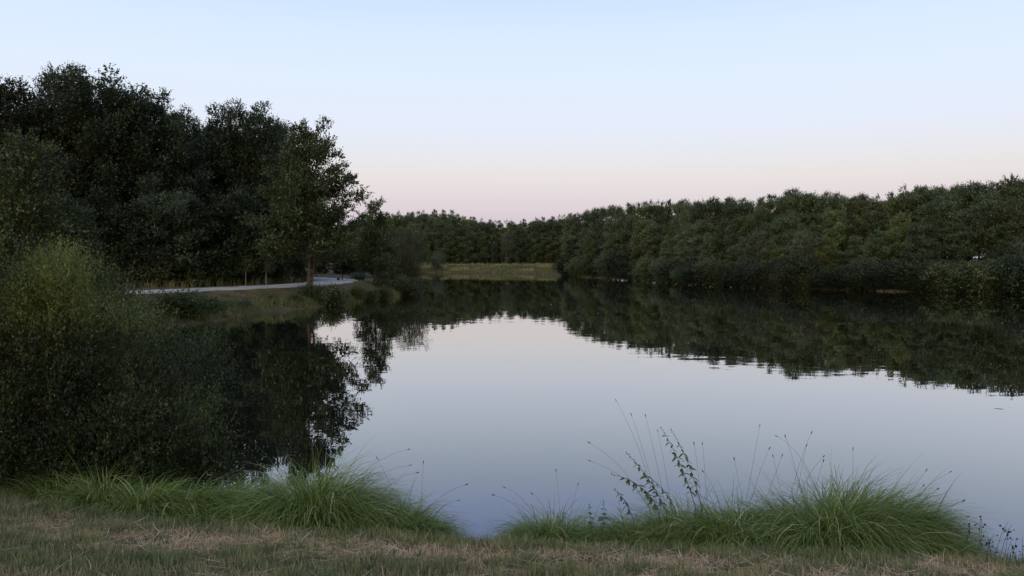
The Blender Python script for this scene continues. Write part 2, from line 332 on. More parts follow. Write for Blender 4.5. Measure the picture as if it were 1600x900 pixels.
# ------------------------------------------------------------------ tree prototypes (local units metres, base at the origin)
def proto(seed, H, cb, R, prof, nlimb, mat, bark, ll, lw, nshoot, nl=7, slen=.45, cr=.7, flat=.75, rise=.35, trunk_r=.16, lean=0, twin=False, top=True, updown=.25, bare=0, jit=(.72, 1.12)):
    rng = np.random.default_rng(seed)
    paths = []; clumps = []
    k = 9; tz = np.linspace(0, H*.93, k); wx = np.cumsum(rng.normal(0, .05*H/10, k)); wy = np.cumsum(rng.normal(0, .05*H/10, k)); wx -= wx[0]; wy -= wy[0]
    wx += lean*tz/H
    tr = np.column_stack([wx, wy, tz]); rad = trunk_r*(1-.93*(tz/H))**.9 + .012
    rad[0] *= 1.35
    T = [(tr, rad)]
    if twin:
        tr2 = tr.copy(); tr2[:, 0] += np.linspace(.24, .7, k); tr2[:, 1] += .2; tr2[:, 2] *= .8; T.append((tr2, rad*.75))
    tV, tQ = tubes(T, 8)
    def at(z): return np.array([np.interp(z, tz, wx), np.interp(z, tz, wy), z])
    for i in range(nlimb):
        t = (i+.5)/nlimb; zc = cb + (H-cb)*t; azm = i*2.39996 + rng.normal(0, .3)
        Rr = R*prof(t)*rng.uniform(*jit)
        z0 = max(cb*.55, zc - Rr*(rise + .5*t)); p0 = at(min(z0, H*.9)); tip = at(min(zc, H*.93))*[1, 1, 0] + np.array([cos(azm)*Rr, sin(azm)*Rr, zc + rng.normal(0, .2)])
        midp = (p0*.45+tip*.55) + np.array([0, 0, -.12*Rr*(1 if rise > .1 else -1)]); bz = bez(p0, midp, tip, 6)
        paths.append((bz, np.linspace(max(.02, trunk_r*.33*(1-.6*t)), .008, 6)))
        nc = max(2, int(Rr/(cr*.75)) + 1)
        for j in range(nc):
            f = .3 + .7*(j+rng.uniform(0, .8))/nc; c = bz[0]*0 + np.array([np.interp(f*5, range(6), bz[:, q]) for q in range(3)])
            side = rng.normal(0, .33*cr, 3); side[2] *= .6
            clumps.append((*(c+side), cr*rng.uniform(.65, 1.15)*(.75+.35*min(1, Rr/2))))
            if j % 2: paths.append((bez(c-side*.3, c, c+side*2+np.array([0, 0, .15]), 3), np.array([.014, .01, .005])))
    if top:
        for j in range(4): clumps.append((*(at(H*.92)+np.array([rng.normal(0, .2*cr), rng.normal(0, .2*cr), (j-2.4)*.35*cr])), cr*(.75-.12*j)))
    if bare:   # dead twigs sticking out
        for j in range(bare):
            c = clumps[rng.integers(len(clumps))]; dv = unit(rng.normal(0, 1, 3) + np.array([0, 0, .6]))
            paths.append((np.array([c[:3], np.array(c[:3])+dv*cr*1.5]), np.array([.012, .004])))
    C = np.array(clumps); w = C[:, 3]**2; w /= w.sum()
    ci = rng.choice(len(C), nshoot, p=w); dirs = unit(rng.normal(0, 1, (nshoot, 3)) + np.array([0, 0, .25])); rr = rng.uniform(.25, 1, nshoot)**.6
    P = C[ci, :3] + dirs*(C[ci, 3]*rr)[:, None]*np.array([1, 1, flat])
    ctr = np.array([0, 0, cb + (H-cb)*.35]); D = unit(dirs + .5*unit(P-ctr) + np.array([0, 0, .35 if flat > .5 else .05]))
    tint = rng.uniform(.1, .7, len(C))[ci]*.6 + rng.uniform(0, .45, nshoot)
    V, Q, tn = shoots(rng, P, D, slen*rng.uniform(.6, 1.3, nshoot), nl, ll, lw, tint=tint, updown=updown)
    lV, lQ = tubes(paths, 4)
    return dict(H=H, parts=[('trunk', mesh('trunk', tV, tQ, mat=bark, smooth=True), None), ('branches', mesh('branches', lV, lQ, mat=bark), 'stuff'),
                            ('crown', mesh('crown', V, Q, tint=tn, mat=mat), 'stuff')])

def proto_bush(seed, H, R, mat, ll, lw, nshoot, nl=8, slen=.35, nstem=9, cr=.45, bark=None):
    rng = np.random.default_rng(seed); paths = []; cl = []
    for i in range(nstem):
        a = i*2.4+rng.normal(0, .3); r = R*math.sqrt((i+.5)/nstem)*.85; h = H*(1-.5*(r/R)**2)*rng.uniform(.75, 1.0)
        b = bez((rng.normal(0, .1*R), rng.normal(0, .1*R), 0), (cos(a)*r*.4, sin(a)*r*.4, h*.6), (cos(a)*r, sin(a)*r, h-cr*.4), 5)
        paths.append((b, np.linspace(.03*H/2, .008, 5)))
        for f in (.25, .5, .75, 1):
            c = b[min(4, int(f*4))]; cl.append((*(c+rng.normal(0, .12, 3)*R*.5), cr*rng.uniform(.7, 1.2)))
    C = np.array(cl); C[:, 2] = np.maximum(C[:, 2], C[:, 3]*.4)
    ci = rng.integers(len(C), size=nshoot); dirs = unit(rng.normal(0, 1, (nshoot, 3))+np.array([0, 0, .25])); rr = rng.uniform(.2, 1, nshoot)**.6
    P = C[ci, :3] + dirs*(C[ci, 3]*rr)[:, None]; P[:, 2] = np.maximum(P[:, 2], .02)
    D = unit(dirs + np.array([0, 0, .5])); tint = rng.uniform(.1, .7, len(C))[ci]*.5 + rng.uniform(0, .5, nshoot)
    V, Q, tn = shoots(rng, P, D, slen*rng.uniform(.6, 1.3, nshoot), nl, ll, lw, tint=tint)
    lV, lQ = tubes(paths, 4)
    return dict(H=H, parts=[('stems', mesh('stems', lV, lQ, mat=bark or M['bark']), 'stuff'), ('foliage', mesh('foliage', V, Q, tint=tn, mat=mat), 'stuff')])

def put(name, pr, x, y, sx, sz, label, cat, group=None, rz=None, z=None, seedrot=0):
    z = g1(x, y) - .05 if z is None else z
    r = bpy.data.objects.new(name, None); col.objects.link(r); r.empty_display_size = .3
    r.location = (x, y, z); r.rotation_euler = (0, 0, random.uniform(0, 2*pi) if rz is None else rz); r.scale = (sx, sx, sz)
    r['label'] = label; r['category'] = cat
    if group: r['group'] = group
    for pn, me, kd in pr['parts']:
        o = bpy.data.objects.new(pn, me); col.objects.link(o); o.parent = r
        if kd: o['kind'] = kd
    return r
def put_px(name, pr, px, top, d, label, cat, group=None, wide=1.0, rz=None):
    """stand a tree at distance d so that it reaches the height seen in the photo"""
    x = (px-800)/F*d; z = g1(x, d) - .05; Ht = EYE + (HOR-top)/F*d - z; s = Ht/pr['H']
    return put(name, pr, x, d, s**.5*wide if s > 0 else 1, s, label, cat, group, rz, z)

ald_ = lambda t: float(np.interp(t, [0, .12, .35, .6, .8, .93, 1], [.82, .98, 1.0, .80, .50, .40, .22]))
ov = lambda t: (max(0, 1-((t-.32)/.70)**2))**.62 if t > .32 else .75 + .25*(t/.32)
rnd = lambda t: math.sqrt(max(.05, 1-((t-.45)/.62)**2))
con = lambda t: (1-t)**.75*.95 + .1
tall = lambda t: math.sqrt(max(.08, 1-((t-.55)/.62)**2))*.9 + .05
print('building prototypes')
P_alder = proto(11, 11.7, 2.9, 4.2, ald_, 62, M['alder'], M['redbark'], .17, .13, 9600, nl=6, slen=.40, cr=.50, flat=.52, trunk_r=.11, twin=True, rise=.15, jit=(.72, 1.14))
P_young = proto(12, 7.5, 1.9, 2.2, con, 28, M['alder'], M['bark'], .16, .12, 2300, nl=6, slen=.4, cr=.45, trunk_r=.10, bare=20)
P_big = [proto(21, 16, 2.6, 3.9, tall, 60, M['dark'], M['bark'], .20, .14, 12500, nl=6, slen=.5, cr=.66, trunk_r=.28, rise=.6),
         proto(22, 16, 3.2, 3.6, ov, 56, M['poplar'], M['bark'], .19, .12, 12000, nl=6, slen=.55, cr=.6, trunk_r=.25, rise=.7),
         proto(23, 16, 1.6, 4.3, rnd, 60, M['dark'], M['bark'], .20, .14, 12500, nl=6, slen=.5, cr=.72, trunk_r=.30, rise=.5)]
P_left = proto(31, 7.5, .8, 2.7, con, 44, M['alder'], M['bark'], .12, .085, 7000, nl=7, slen=.42, cr=.5, trunk_r=.13, rise=.5)
P_grey = proto(32, 8, 1.0, 2.6, rnd, 34, M['willow'], M['bark'], .19, .06, 3600, nl=7, slen=.6, cr=.7, trunk_r=.16, rise=.5, bare=60)
P_for = [proto(41, 10, 1.0, 2.5, rnd, 26, M['mid'], M['bark'], .21, .14, 4300, nl=6, slen=.4, cr=.52, rise=.4),
         proto(42, 10, 1.2, 2.3, ov, 26, M['mid'], M['bark'], .21, .14, 4000, nl=6, slen=.4, cr=.48, rise=.5),
         proto(43, 10, 1.6, 2.5, tall, 28, M['pine'], M['bark'], .22, .09, 4600, nl=6, slen=.5, cr=.55, flat=.35, rise=.05, updown=.1),
         proto(44, 10, 1.0, 2.2, con, 30, M['pine'], M['bark'], .22, .085, 4300, nl=6, slen=.5, cr=.48, flat=.35, rise=.0, updown=.1),
         proto(45, 10, 1.4, 2.3, rnd, 24, M['lime'], M['bark'], .20, .13, 3500, nl=6, slen=.4, cr=.5, rise=.5),
         proto(46, 10, 1.0, 2.0, tall, 26, M['grey'], M['palebark'], .22, .12, 1500, nl=6, slen=.55, cr=.6, rise=.6, bare=20)]
P_und = [proto(81, 10, .6, 2.6, rnd, 30, M['dark'], M['bark'], .20, .14, 4600, nl=6, slen=.45, cr=.6, rise=.5, bare=25),
         proto(82, 10, 1.0, 2.3, ov, 30, M['dark'], M['palebark'], .20, .13, 4200, nl=6, slen=.45, cr=.55, rise=.6, bare=25),
         proto(83, 10, .8, 2.5, tall, 30, M['poplar'], M['bark'], .19, .12, 4200, nl=6, slen=.5, cr=.6, rise=.5, bare=25),
         proto(84, 10, .6, 2.4, con, 30, M['dark'], M['bark'], .20, .13, 4200, nl=6, slen=.45, cr=.55, rise=.3, bare=25)]
P_hi = [proto(51, 11, 4.5, 2.3, tall, 20, M['pine'], M['bark'], .26, .12, 1900, nl=6, slen=.5, cr=.75, flat=.4, rise=.05, updown=.1, trunk_r=.14),
        proto(52, 11, 4.4, 2.5, rnd, 20, M['mid'], M['bark'], .22, .15, 2600, nl=6, slen=.5, cr=.75, rise=.4, trunk_r=.14)]
P_bush = [proto_bush(61, 1.6, 1.3, M['bank'], .10, .06, 1100), proto_bush(62, 1.6, 1.4, M['alder'], .12, .07, 1000, nl=7), proto_bush(63, 1.7, 1.1, M['grey'], .11, .05, 800, nl=7)]
P_sb = [proto_bush(64, 3, 1.5, M['mid'], .14, .09, 2400, nl=7, slen=.45, nstem=12, cr=.6), proto_bush(65, 3, 1.6, M['dark'], .14, .085, 2400, nl=7, slen=.45, nstem=12, cr=.6), proto_bush(66, 3, 1.4, M['grey'], .13, .07, 2100, nl=7, slen=.45, nstem=12, cr=.55)]
P_sap = proto(71, 3.4, 1.6, .9, ov, 12, M['bank'], M['palebark'], .12, .08, 350, nl=6, slen=.35, cr=.35, trunk_r=.045, bare=12)

# ------------------------------------------------------------------ left shore trees
LF = 'tall trees behind the gravel path'
for px, top, d, k, w, lab in [
    (-75, 150, 60, 0, 1.1, 'tall dark tree partly past the left edge of the forest behind the path'),
    (20, 124, 61, 2, 1.05, 'broad dark tree at the left edge, its top just left of the highest crown'),
    (95, 104, 64, 1, 1.0, 'highest tree in the left forest, pale feathery top against the sky'),
    (168, 119, 62, 0, 1.1, 'second highest tree, right beside the highest feathery crown'),
    (222, 148, 63, 2, .95, 'dark tree on the falling skyline right of the two highest crowns'),
    (277, 173, 66, 1, .95, 'silvery tree right of the falling skyline, above the middle of the path'),
    (328, 192, 70, 0, .8, 'dark slender tree in the dip of the left skyline'),
    (384, 167, 70, 0, .95, 'tall dark tree standing behind and left of the lone alder'),
    (436, 190, 76, 1, .85, 'pale feathery tree just behind the left side of the lone alder'),]:
    put_px('forest_tree', P_big[k], px, top, d, lab, 'tree', LF, w)
LB2 = []
for px, top, d, k in [(-420,170,66,0),(-340,160,72,2),(-270,165,64,0),(-200,155,70,1),(-130,150,66,2),(-30,165,78,2),(60,160,79,0),(135,165,80,2),(195,180,80,0),(250,200,82,2),(305,212,84,1),(355,205,86,0),(410,225,88,2),(455,262,92,0)]:
    LB2.append((put_px('forest_tree', P_big[k], px, top, d, '', 'tree', 'second row of the left forest', 1.0), ['tall rounded dark tree', 'tall silvery tree', 'tall broad dark tree'][k], 'second row of the left forest', px))
for px, top, d, k in [(90,290,59,0),(150,300,58,1),(205,315,58,0),(262,300,59,2),(312,310,60,3),(362,300,62,0),(415,300,65,1),(452,330,70,0),(40,320,57,1)]:
    LB2.append((put_px('understorey_tree', P_und[k], px, top, d, '', 'tree', 'low trees under the left forest', 1.15), ['low rounded tree', 'low oval tree', 'low silvery tree', 'low pointed tree'][k], 'at the forest edge behind the gravel path', px))
put_px('round_tree', P_left, 36, 214, 30, 'medium green tree at the left edge between the big shrub and the forest', 'tree', None, 1.05, .4)
put_px('round_tree', P_left, -70, 200, 33, 'green tree cut off by the left edge of the picture', 'tree', None, 1.3)
put_px('round_tree', P_left, 105, 318, 33, 'lower green tree above the yellow-green top of the big shrub', 'tree', None, 1.0)
ald = put_px('lone_alder', P_alder, 481, 195, 56, 'lone alder with a reddish double trunk standing between path and water', 'tree', None, .90, .35)
put_px('young_tree', P_young, 585, 313, 73, 'young tree with a thin bare trunk near the tip of the left bank', 'tree', None, 1.0, .3)
put_px('grey_willow', P_grey, 640, 356, 84, 'grey-green willow hanging over the water beyond the tip of the bank', 'tree', None, .9, 1)
put_px('grey_willow', P_grey, 612, 362, 92, 'grey-green willow behind the young tree', 'tree', None, 1.0, 2)
put_px('round_bush', P_bush[2], 682, 394, 166, 'small round grey bush at the left end of the far meadow', 'bush', None, 1.15)
for px, top, d in [(500,392,104),(535,390,108),(560,384,110),(590,375,112),(628,370,118)]:
    LB2.append((put_px('low_tree', P_und[0], px, top, d, '', 'tree', 'low trees beyond the path bend', 1.0), 'low dark tree', 'beyond the path bend, between alder and willow', px))
# bushes at the forest foot and along the bank
for px, top, d, k, w, lab in [
    (238, 398, 58, 2, 1.3, 'grey-green bush standing at the forest edge behind the path'),
    (176, 418, 56, 1, 1.2, 'dark bush behind the path where it leaves the big shrub'),
    (310, 412, 60, 1, 1.4, 'dark bush at the forest foot behind the middle of the path'),
    (365, 415, 63, 2, 1.1, 'pale twiggy bush left of the bare saplings'),
    (430, 418, 66, 1, 1.3, 'dark bush behind the path just left of the alder trunk'),
    (487, 447, 53, 0, 1.0, 'light green bush growing at the foot of the alder'),
    (521, 448, 52.5, 1, 1.0, 'dark round bush on the bank right of the alder'),
    (556, 449, 57, 0, .8, 'low green bush on the bank left of the young tree'),
    (612, 428, 71.5, 1, 1.4, 'dark green bush just right of the young tree trunk'),
    (633, 438, 67.5, 0, 1.4, 'bright green bush at the tip of the left bank'),
    (597, 450, 61, 0, .9, 'low green bush hanging over the water before the bank tip'),
    (578, 455, 58.5, 1, .7, 'small dark bush at the waterline below the young tree'),
    (330, 468, 41.5, 0, 1.3, 'low green bush by the waterline below the path'),
    (280, 458, 39, 0, 1.8, 'spreading green bush on the bank beside the big shrub'),
    (425, 462, 49, 0, .8, 'small green bush on the bank below the path, left of the alder'),
    (462, 460, 50, 1, .7, 'dark little bush at the waterline left of the alder'),
    (380, 466, 45.5, 2, .8, 'grey-green low bush on the bank below the middle of the path'),
    (560, 425, 88, 2, 1.4, 'grey bush in the rough grass behind the bench post'),]:
    put_px('bank_bush', P_bush[k], px, top, d, lab, 'bush', 'bushes along the left bank', w)
put_px('bare_sapling', P_sap, 384, 392, 61, 'pale thin sapling at the forest foot, left of the pair', 'sapling', 'pale saplings at the forest foot', 1, 1)
put_px('bare_sapling', P_sap, 416, 396, 62, 'pale leaning sapling at the forest foot, right of the pair', 'sapling', 'pale saplings at the forest foot', 1, 2.5)

# ------------------------------------------------------------------ far trees and the right shore
rr_ = random.Random(5)
sk = np.array([(430,362),(500,360),(540,352),(580,342),(620,337),(660,336),(700,336),(740,345),(765,351),(800,351),(830,347),(870,343),(900,337),(950,325),(1000,320),(1050,318),(1100,316),(1150,315),(1200,312),(1250,303),(1300,309),(1350,312),(1400,309),(1430,296),(1480,295),(1530,292),(1600,289),(1700,284),(1800,280)], float)
skyl = lambda px: float(np.interp(px, sk[:, 0], sk[:, 1]))
shd = np.array([(872,141),(900,134),(940,124),(1000,110),(1050,101),(1100,93),(1200,84),(1300,80),(1400,75.5),(1500,72),(1600,69.5),(1700,66),(1800,63)], float)
LAB = []
ORD = ['first', 'second', 'third', 'fourth', 'fifth', 'sixth', 'seventh', 'eighth', 'ninth', 'tenth', 'eleventh', 'twelfth', 'thirteenth', 'fourteenth', 'fifteenth', 'sixteenth', 'seventeenth', 'eighteenth', 'nineteenth', 'twentieth', 'twenty-first', 'twenty-second', 'twenty-third', 'twenty-fourth', 'twenty-fifth', 'twenty-sixth', 'twenty-seventh', 'twenty-eighth']
def relabel(LAB):
    """tell alike trees apart by row, landmark and order from the left"""
    by = {}
    for o, kn, where, px in LAB: by.setdefault((kn, where), []).append((px, o))
    for (kn, where), v in by.items():
        v.sort(key=lambda q: q[0])
        for i, (px, o) in enumerate(v): o['label'] = (kn + ', ' + where) if len(v) == 1 else (ORD[i] + ' ' + kn + ' from left, ' + where)
def seg(px, table):
    for lim, txt in table:
        if px < lim: return txt
    return table[-1][1]
for row, (d0, st, off) in enumerate([(187, 21, 3), (195, 18, 0), (204, 13, -3)]):
    px = 436
    while px < 900:
        k = rr_.choice([0, 1, 2, 3, 0, 1, 5] if row == 0 else [0, 1, 2] if row == 1 else [0, 1, 0])
        o = put_px('distant_tree', P_for[k], px, skyl(px) + off + rr_.uniform(-1.5, 4 if row < 2 else 2) + (22 if row == 0 and rr_.random() < .45 else (8 if row == 0 else 0)), d0 + rr_.uniform(-2, 2),
               '', 'tree', ['front row of the distant wood', 'middle row of the distant wood', 'skyline row of the distant wood'][row], 1.0)
        LAB.append((o, ['rounded tree', 'oval tree', 'layered pine', 'pointed pine', '', 'pale-stemmed tree'][k],
                    ['distant front row', 'distant middle row', 'distant skyline'][row] + seg(px, [(640, ' behind the young tree'), (700, ' behind the grey willow'), (785, ' above the left half of meadow'), (999, ' above the right half of meadow')]), px))
        px += st*rr_.uniform(.8, 1.2)
KN = ['rounded green tree', 'oval green tree', 'dark layered pine', 'dark pointed pine', 'yellow-green tree', 'grey-green tree']
ROWN = ['at the water', 'low on the right shore', 'halfway up the tree wall', 'on the skyline', 'behind the skyline']
SEG = [(960, ' by the far meadow'), (1110, ' left of the central dip'), (1200, ' left of the middle peak'), (1300, ' under the middle peak'), (1372, ' right of the middle peak'), (1432, ' over the ochre bank'), (1572, ' by the bare-trunk gap'), (9999, ' at the right edge')]
for row, (o_, fr, st) in enumerate([(-.5, .27, 17), (3.2, .54, 22), (8.5, .79, 22), (15, 1.0, 17), (22, .98, 26)]):
    px = 884 + row*4
    while px < 1760:
        d = float(np.interp(px, shd[:, 0], shd[:, 1])); yw = HOR + EYE*F/d; y_s = skyl(px)
        f_ = fr + rr_.uniform(-.13, .13)*(1 if row < 3 else .13)
        k = rr_.choice([[0, 1, 2, 1, 1], [0, 1, 2, 3, 4, 1, 5], [0, 2, 3, 1, 4, 2], [2, 3, 2, 0, 3, 1], [2, 0, 1]][row])
        if row == 3 and 1405 < px < 1475: k = 0
        gap = 1448 < px < 1562
        dd = d + o_ + rr_.uniform(-1, 1)*(1 if row else .3)
        if gap and row == 1: f_ = .31
        if gap and row == 0: f_ = .24
        if gap and row == 2 and rr_.random() < .75: pr, kn = P_hi[k % 2], 'high-crowned bare-trunked tree'
        elif gap and row == 3: pr, kn = P_hi[k % 2], 'high-crowned bare-trunked tree'
        elif row == 0: pr, kn = P_sb[k], ['bright green bush', 'dark green bush', 'grey-green bush'][k]
        else: pr, kn = P_for[k], KN[k]
        if gap and row == 4 and rr_.random() < .4: px += 26; continue
        top = yw + (y_s - yw)*f_
        o = put_px('shore_bush' if row == 0 else 'shore_tree', pr, px, top, dd, '', 'bush' if row == 0 else 'tree', 'bushes along the right shore' if row == 0 else 'trees of the right shore wood', (.86 if row else 1.25)*rr_.uniform(.85, 1.15))
        if row == 0: o.location.z = max(o.location.z, -.1)
        LAB.append((o, kn, ROWN[row] + seg(px, SEG), px))
        px += st*rr_.uniform(.75, 1.25)
relabel(LAB); relabel(LB2)
put_px('skyline_tree', P_for[5], 1436, 296, 90, 'pale wispy tree rising where the right skyline steps up', 'tree', None, .9)
put_px('skyline_tree', P_for[5], 1592, 274, 88, 'pale tree top highest on the skyline at the right edge', 'tree', None, .9)
put_px('skyline_tree', P_for[2], 1252, 303, 98, 'dark pine making the middle peak of the right skyline', 'tree', None, 1.2)

# ochre bank patch on the right shore
def mound(name, cx, cy, lx, ly, h, mat, rot):
    a = np.linspace(0, 2*pi, 28, endpoint=False); V = [(0, 0, h)]; 
    for r in (.35, .7, 1):
        for q in a: w = 1+.12*math.sin(q*3+r)+.08*math.sin(q*7); V.append((cos(q)*lx*r*w, sin(q)*ly*r*w, h*(1-r**3) - .1*(r == 1)))
    T = [(0, 1+j, 1+(j+1) % 28) for j in range(28)]; Q = []
    for k in (0, 1):
        for j in range(28): Q.append((1+k*28+j, 1+(k+1)*28+j, 1+(k+1)*28+(j+1) % 28, 1+k*28+(j+1) % 28))
    return mesh(name, V, Q, T, mat=mat, smooth=True)
d = 75.5; link('sandy_bank', mound('sandy_bank', 0, 0, 1.9, .35, .16, M['sand'], 0), kind='structure', label='strip of ochre bare bank on the right shore', loc=((1393-800)/F*d, d-1.0, .06), rotz=-.35)

# ------------------------------------------------------------------ post with crossbar beside the path
def box(sx, sy, sz, cx=0, cy=0, cz=0, bev=.01):
    import bmesh
    bm = bmesh.new(); bmesh.ops.create_cube(bm, size=1)
    for v in bm.verts: v.co = (v.co.x*sx+cx, v.co.y*sy+cy, v.co.z*sz+cz)
    bmesh.ops.bevel(bm, geom=bm.edges[:], offset=bev, segments=1, affect='EDGES')
    me = bpy.data.meshes.new('box'); bm.to_mesh(me); bm.free(); return me
d = 72.0; x = (535-800)/F*d; z = g1(x, d)
pt = bpy.data.objects.new('path_post', None); col.objects.link(pt); pt.location = (x, d, z)
pt['label'] = 'dark post with a short crossbar and small box beside the path bend'; pt['category'] = 'post'
for nm, me in (('post', box(.09, .09, .62, 0, 0, .29)), ('crossbar', box(.52, .12, .09, -.22, .012, .63)), ('box', box(.22, .16, .26, -.36, -.02, .17, .02))):
    me.materials.append(M['wood']); link(nm, me, pt)

# ------------------------------------------------------------------ grasses
def blades(rng, base, length, width, tilt, az, bend, seg=3, tint=None, lift=None):
    """arching blades: angle from the vertical grows along the blade"""
    n = len(base); s = np.linspace(0, 1, seg+1)
    th = tilt[:, None] + bend[:, None]*(s[None]**1.3)
    dl = (length/seg)[:, None]
    mid = (th[:, 1:]+th[:, :-1])/2
    rad = np.concatenate([np.zeros((n, 1)), np.cumsum(np.sin(mid)*dl, 1)], 1); zz = np.concatenate([np.zeros((n, 1)), np.cumsum(np.cos(mid)*dl, 1)], 1)
    azs = az[:, None] + rng.normal(0, .12, n)[:, None]*s[None]
    C = np.stack([base[:, None, 0]+rad*np.cos(azs), base[:, None, 1]+rad*np.sin(azs), base[:, None, 2]+zz], -1)
    tw = az + pi/2 + rng.normal(0, .6, n); B = np.stack([np.cos(tw), np.sin(tw), rng.normal(0, .15, n)], -1)
    prof = np.clip(1.15 - s**2*1.15, .0, 1); prof[0] = .7; W_ = (width[:, None]*prof[None]/2)
    Lf = C[:, :-1] + B[:, None]*W_[:, :-1, None]; Rt = C[:, :-1] - B[:, None]*W_[:, :-1, None]
    V = np.empty((n, 2*seg+1, 3), dtype=np.float32); V[:, 0:2*seg:2] = Lf; V[:, 1:2*seg:2] = Rt; V[:, 2*seg] = C[:, -1]
    o = (np.arange(n)*(2*seg+1))[:, None]
    Q = np.concatenate([np.stack([o[:, 0]+2*k, o[:, 0]+2*k+1, o[:, 0]+2*k+3, o[:, 0]+2*k+2], -1) for k in range(seg-1)]) if seg > 1 else None
    T = np.stack([o[:, 0]+2*seg-2, o[:, 0]+2*seg-1, o[:, 0]+2*seg], -1)
    tn = np.repeat(tint, 2*seg+1) if tint is not None else None
    return V.reshape(-1, 3), Q, T, tn

rng = np.random.default_rng(3)
def fade(X, Y):   # dryness of the turf, 0 green .. 1 straw
    v = .50 + .20*wob(X, Y, 1.1, 2) + .26*wob(X, Y, 3.3, .7) + .20*wob(X+.3*Y, Y*1.6, 7, 4) + .12*wob(X, Y*1.5, 17, 1)
    v += .20*np.exp(-((X+2.2)/1.3)**2 - ((Y-5.75)/.35)**2) + .18*np.exp(-((X-.9)/1.0)**2 - ((Y-5.45)/.25)**2) + .2*np.exp(-((X+.4)/.7)**2 - ((Y-5.5)/.3)**2)
    v -= .30*np.exp(-((X+2.0)/1.2)**2 - ((Y-4.75)/.4)**2) + .25*np.exp(-((X+4.2)/1.3)**2-((Y-5.0)/.5)**2)
    s = shore_dist(X, Y); v -= .32*np.exp(-((s-2.0)/.35)**2)
    return v
def scatter(n, x0, x1, y0, y1, cond):
    X = rng.uniform(x0, x1, n); Y = rng.uniform(y0, y1, n); k = cond(X, Y); return X[k], Y[k]
# short turf on the near bank
X, Y = scatter(430000, -6.2, 6.2, 3.9, 9.4, lambda X, Y: (np.abs(X) < .70*Y+.3) & (shore_dist(X, Y) > .9) & (rng.random(len(X)) < .62 + .45*wob(X, Y*1.4, 5.5, 2.2) + .25*wob(X, Y*1.5, 14, 1)))
Z = gz(X, Y); dr = .5 + 1.25*(fade(X, Y)-.5); n = len(X)
cl = .5 + .5*wob(X, Y, 7, 1.5)
s_ = shore_dist(X, Y); edge = np.exp(-((s_-1.9)/.4)**2)
tn = np.clip(dr + rng.normal(0, .23, n), 0, 1)
ln = rng.uniform(.022, .060, n)*(1 + .9*cl**2)*(1+.9*edge)*np.where(tn > .6, .85, 1); lie = (rng.random(n) < .25*np.clip(dr*1.6, 0, 1.4))
tilt = np.where(lie, rng.uniform(1.1, 1.5, n), np.abs(rng.normal(0, .45, n))); ln = np.where(lie, ln*1.5, ln)
V, Q, T, t4 = blades(rng, np.column_stack([X, Y, Z-.003]), ln, rng.uniform(.003, .006, n), tilt, rng.uniform(0, 2*pi, n), rng.normal(.25, .4, n)*~lie, 2, tn)
link('turf_grass', mesh('turf_grass', V, Q, T, t4, M['grass']), label='short half dry mown turf on the near bank', cat='grass', kind='stuff')
print('turf', n)
# taller green tufts poking out of the turf
X, Y = scatter(620, -5, 5, 4.2, 7.2, lambda X, Y: (np.abs(X) < .70*Y) & (shore_dist(X, Y) > 1.3) & (fade(X, Y) < .62)); 
per = 26; bx = np.repeat(X, per)+rng.normal(0, .03, len(X)*per); by = np.repeat(Y, per)+rng.normal(0, .03, len(X)*per); n = len(bx)
V, Q, T, t4 = blades(rng, np.column_stack([bx, by, gz(bx, by)-.004]), rng.uniform(.06, .13, n), rng.uniform(.004, .007, n), np.abs(rng.normal(.1, .35, n)), rng.uniform(0, 2*pi, n), rng.uniform(.1, .9, n), 3, np.clip(rng.normal(.2, .12, n), 0, 1))
link('green_grass_tufts', mesh('green_grass_tufts', V, Q, T, t4, M['grass']), label='taller green grass tufts scattered through the turf', cat='grass', kind='stuff')
# loose straw lying on the turf
X, Y = scatter(9000, -5.5, 5.5, 4.1, 7.0, lambda X, Y: (np.abs(X) < .70*Y) & (shore_dist(X, Y) > 1.9) & (fade(X, Y) + rng.normal(0, .1, len(X)) > .5)); n = len(X)
V, Q, T, t4 = blades(rng, np.column_stack([X, Y, gz(X, Y)+rng.uniform(.012, .04, n)]), rng.uniform(.07, .24, n), rng.uniform(.003, .006, n), rng.uniform(1.4, 1.62, n), rng.uniform(0, 2*pi, n), rng.normal(0, .15, n), 3, rng.uniform(.7, 1, n))
link('loose_straw', mesh('loose_straw', V, Q, T, t4, M['grass']), label='loose dry straw lying on the turf', cat='straw', kind='stuff')

# little broad-leaved weeds flat in the turf
X, Y = scatter(420, -5, 5, 4.2, 6.8, lambda X, Y: (np.abs(X) < .70*Y) & (shore_dist(X, Y) > 1.9)); m = len(X); pl = 7
px_ = np.repeat(X, pl); py_ = np.repeat(Y, pl); az_ = np.tile(np.arange(pl)*2*pi/pl, m) + np.repeat(rng.uniform(0, 6, m), pl) + rng.normal(0, .25, m*pl)
D_ = unit(np.stack([np.cos(az_), np.sin(az_), rng.uniform(.05, .55, m*pl)], -1)); B_ = unit(np.cross(D_, np.array([0, 0, 1.]))); N_ = np.cross(B_, D_); sz_ = np.repeat(rng.uniform(.6, 1.4, m), pl)
V, Q = leaves_geo(np.column_stack([px_, py_, gz(px_, py_)+.008]), D_, B_, N_, .045*sz_, .019*sz_)
link('turf_weeds', mesh('turf_weeds', V, Q, tint=np.repeat(rng.uniform(.2, .9, m*pl), 4), mat=M['herb']), label='small flat broad-leaved weeds among the turf', cat='weeds', kind='stuff')
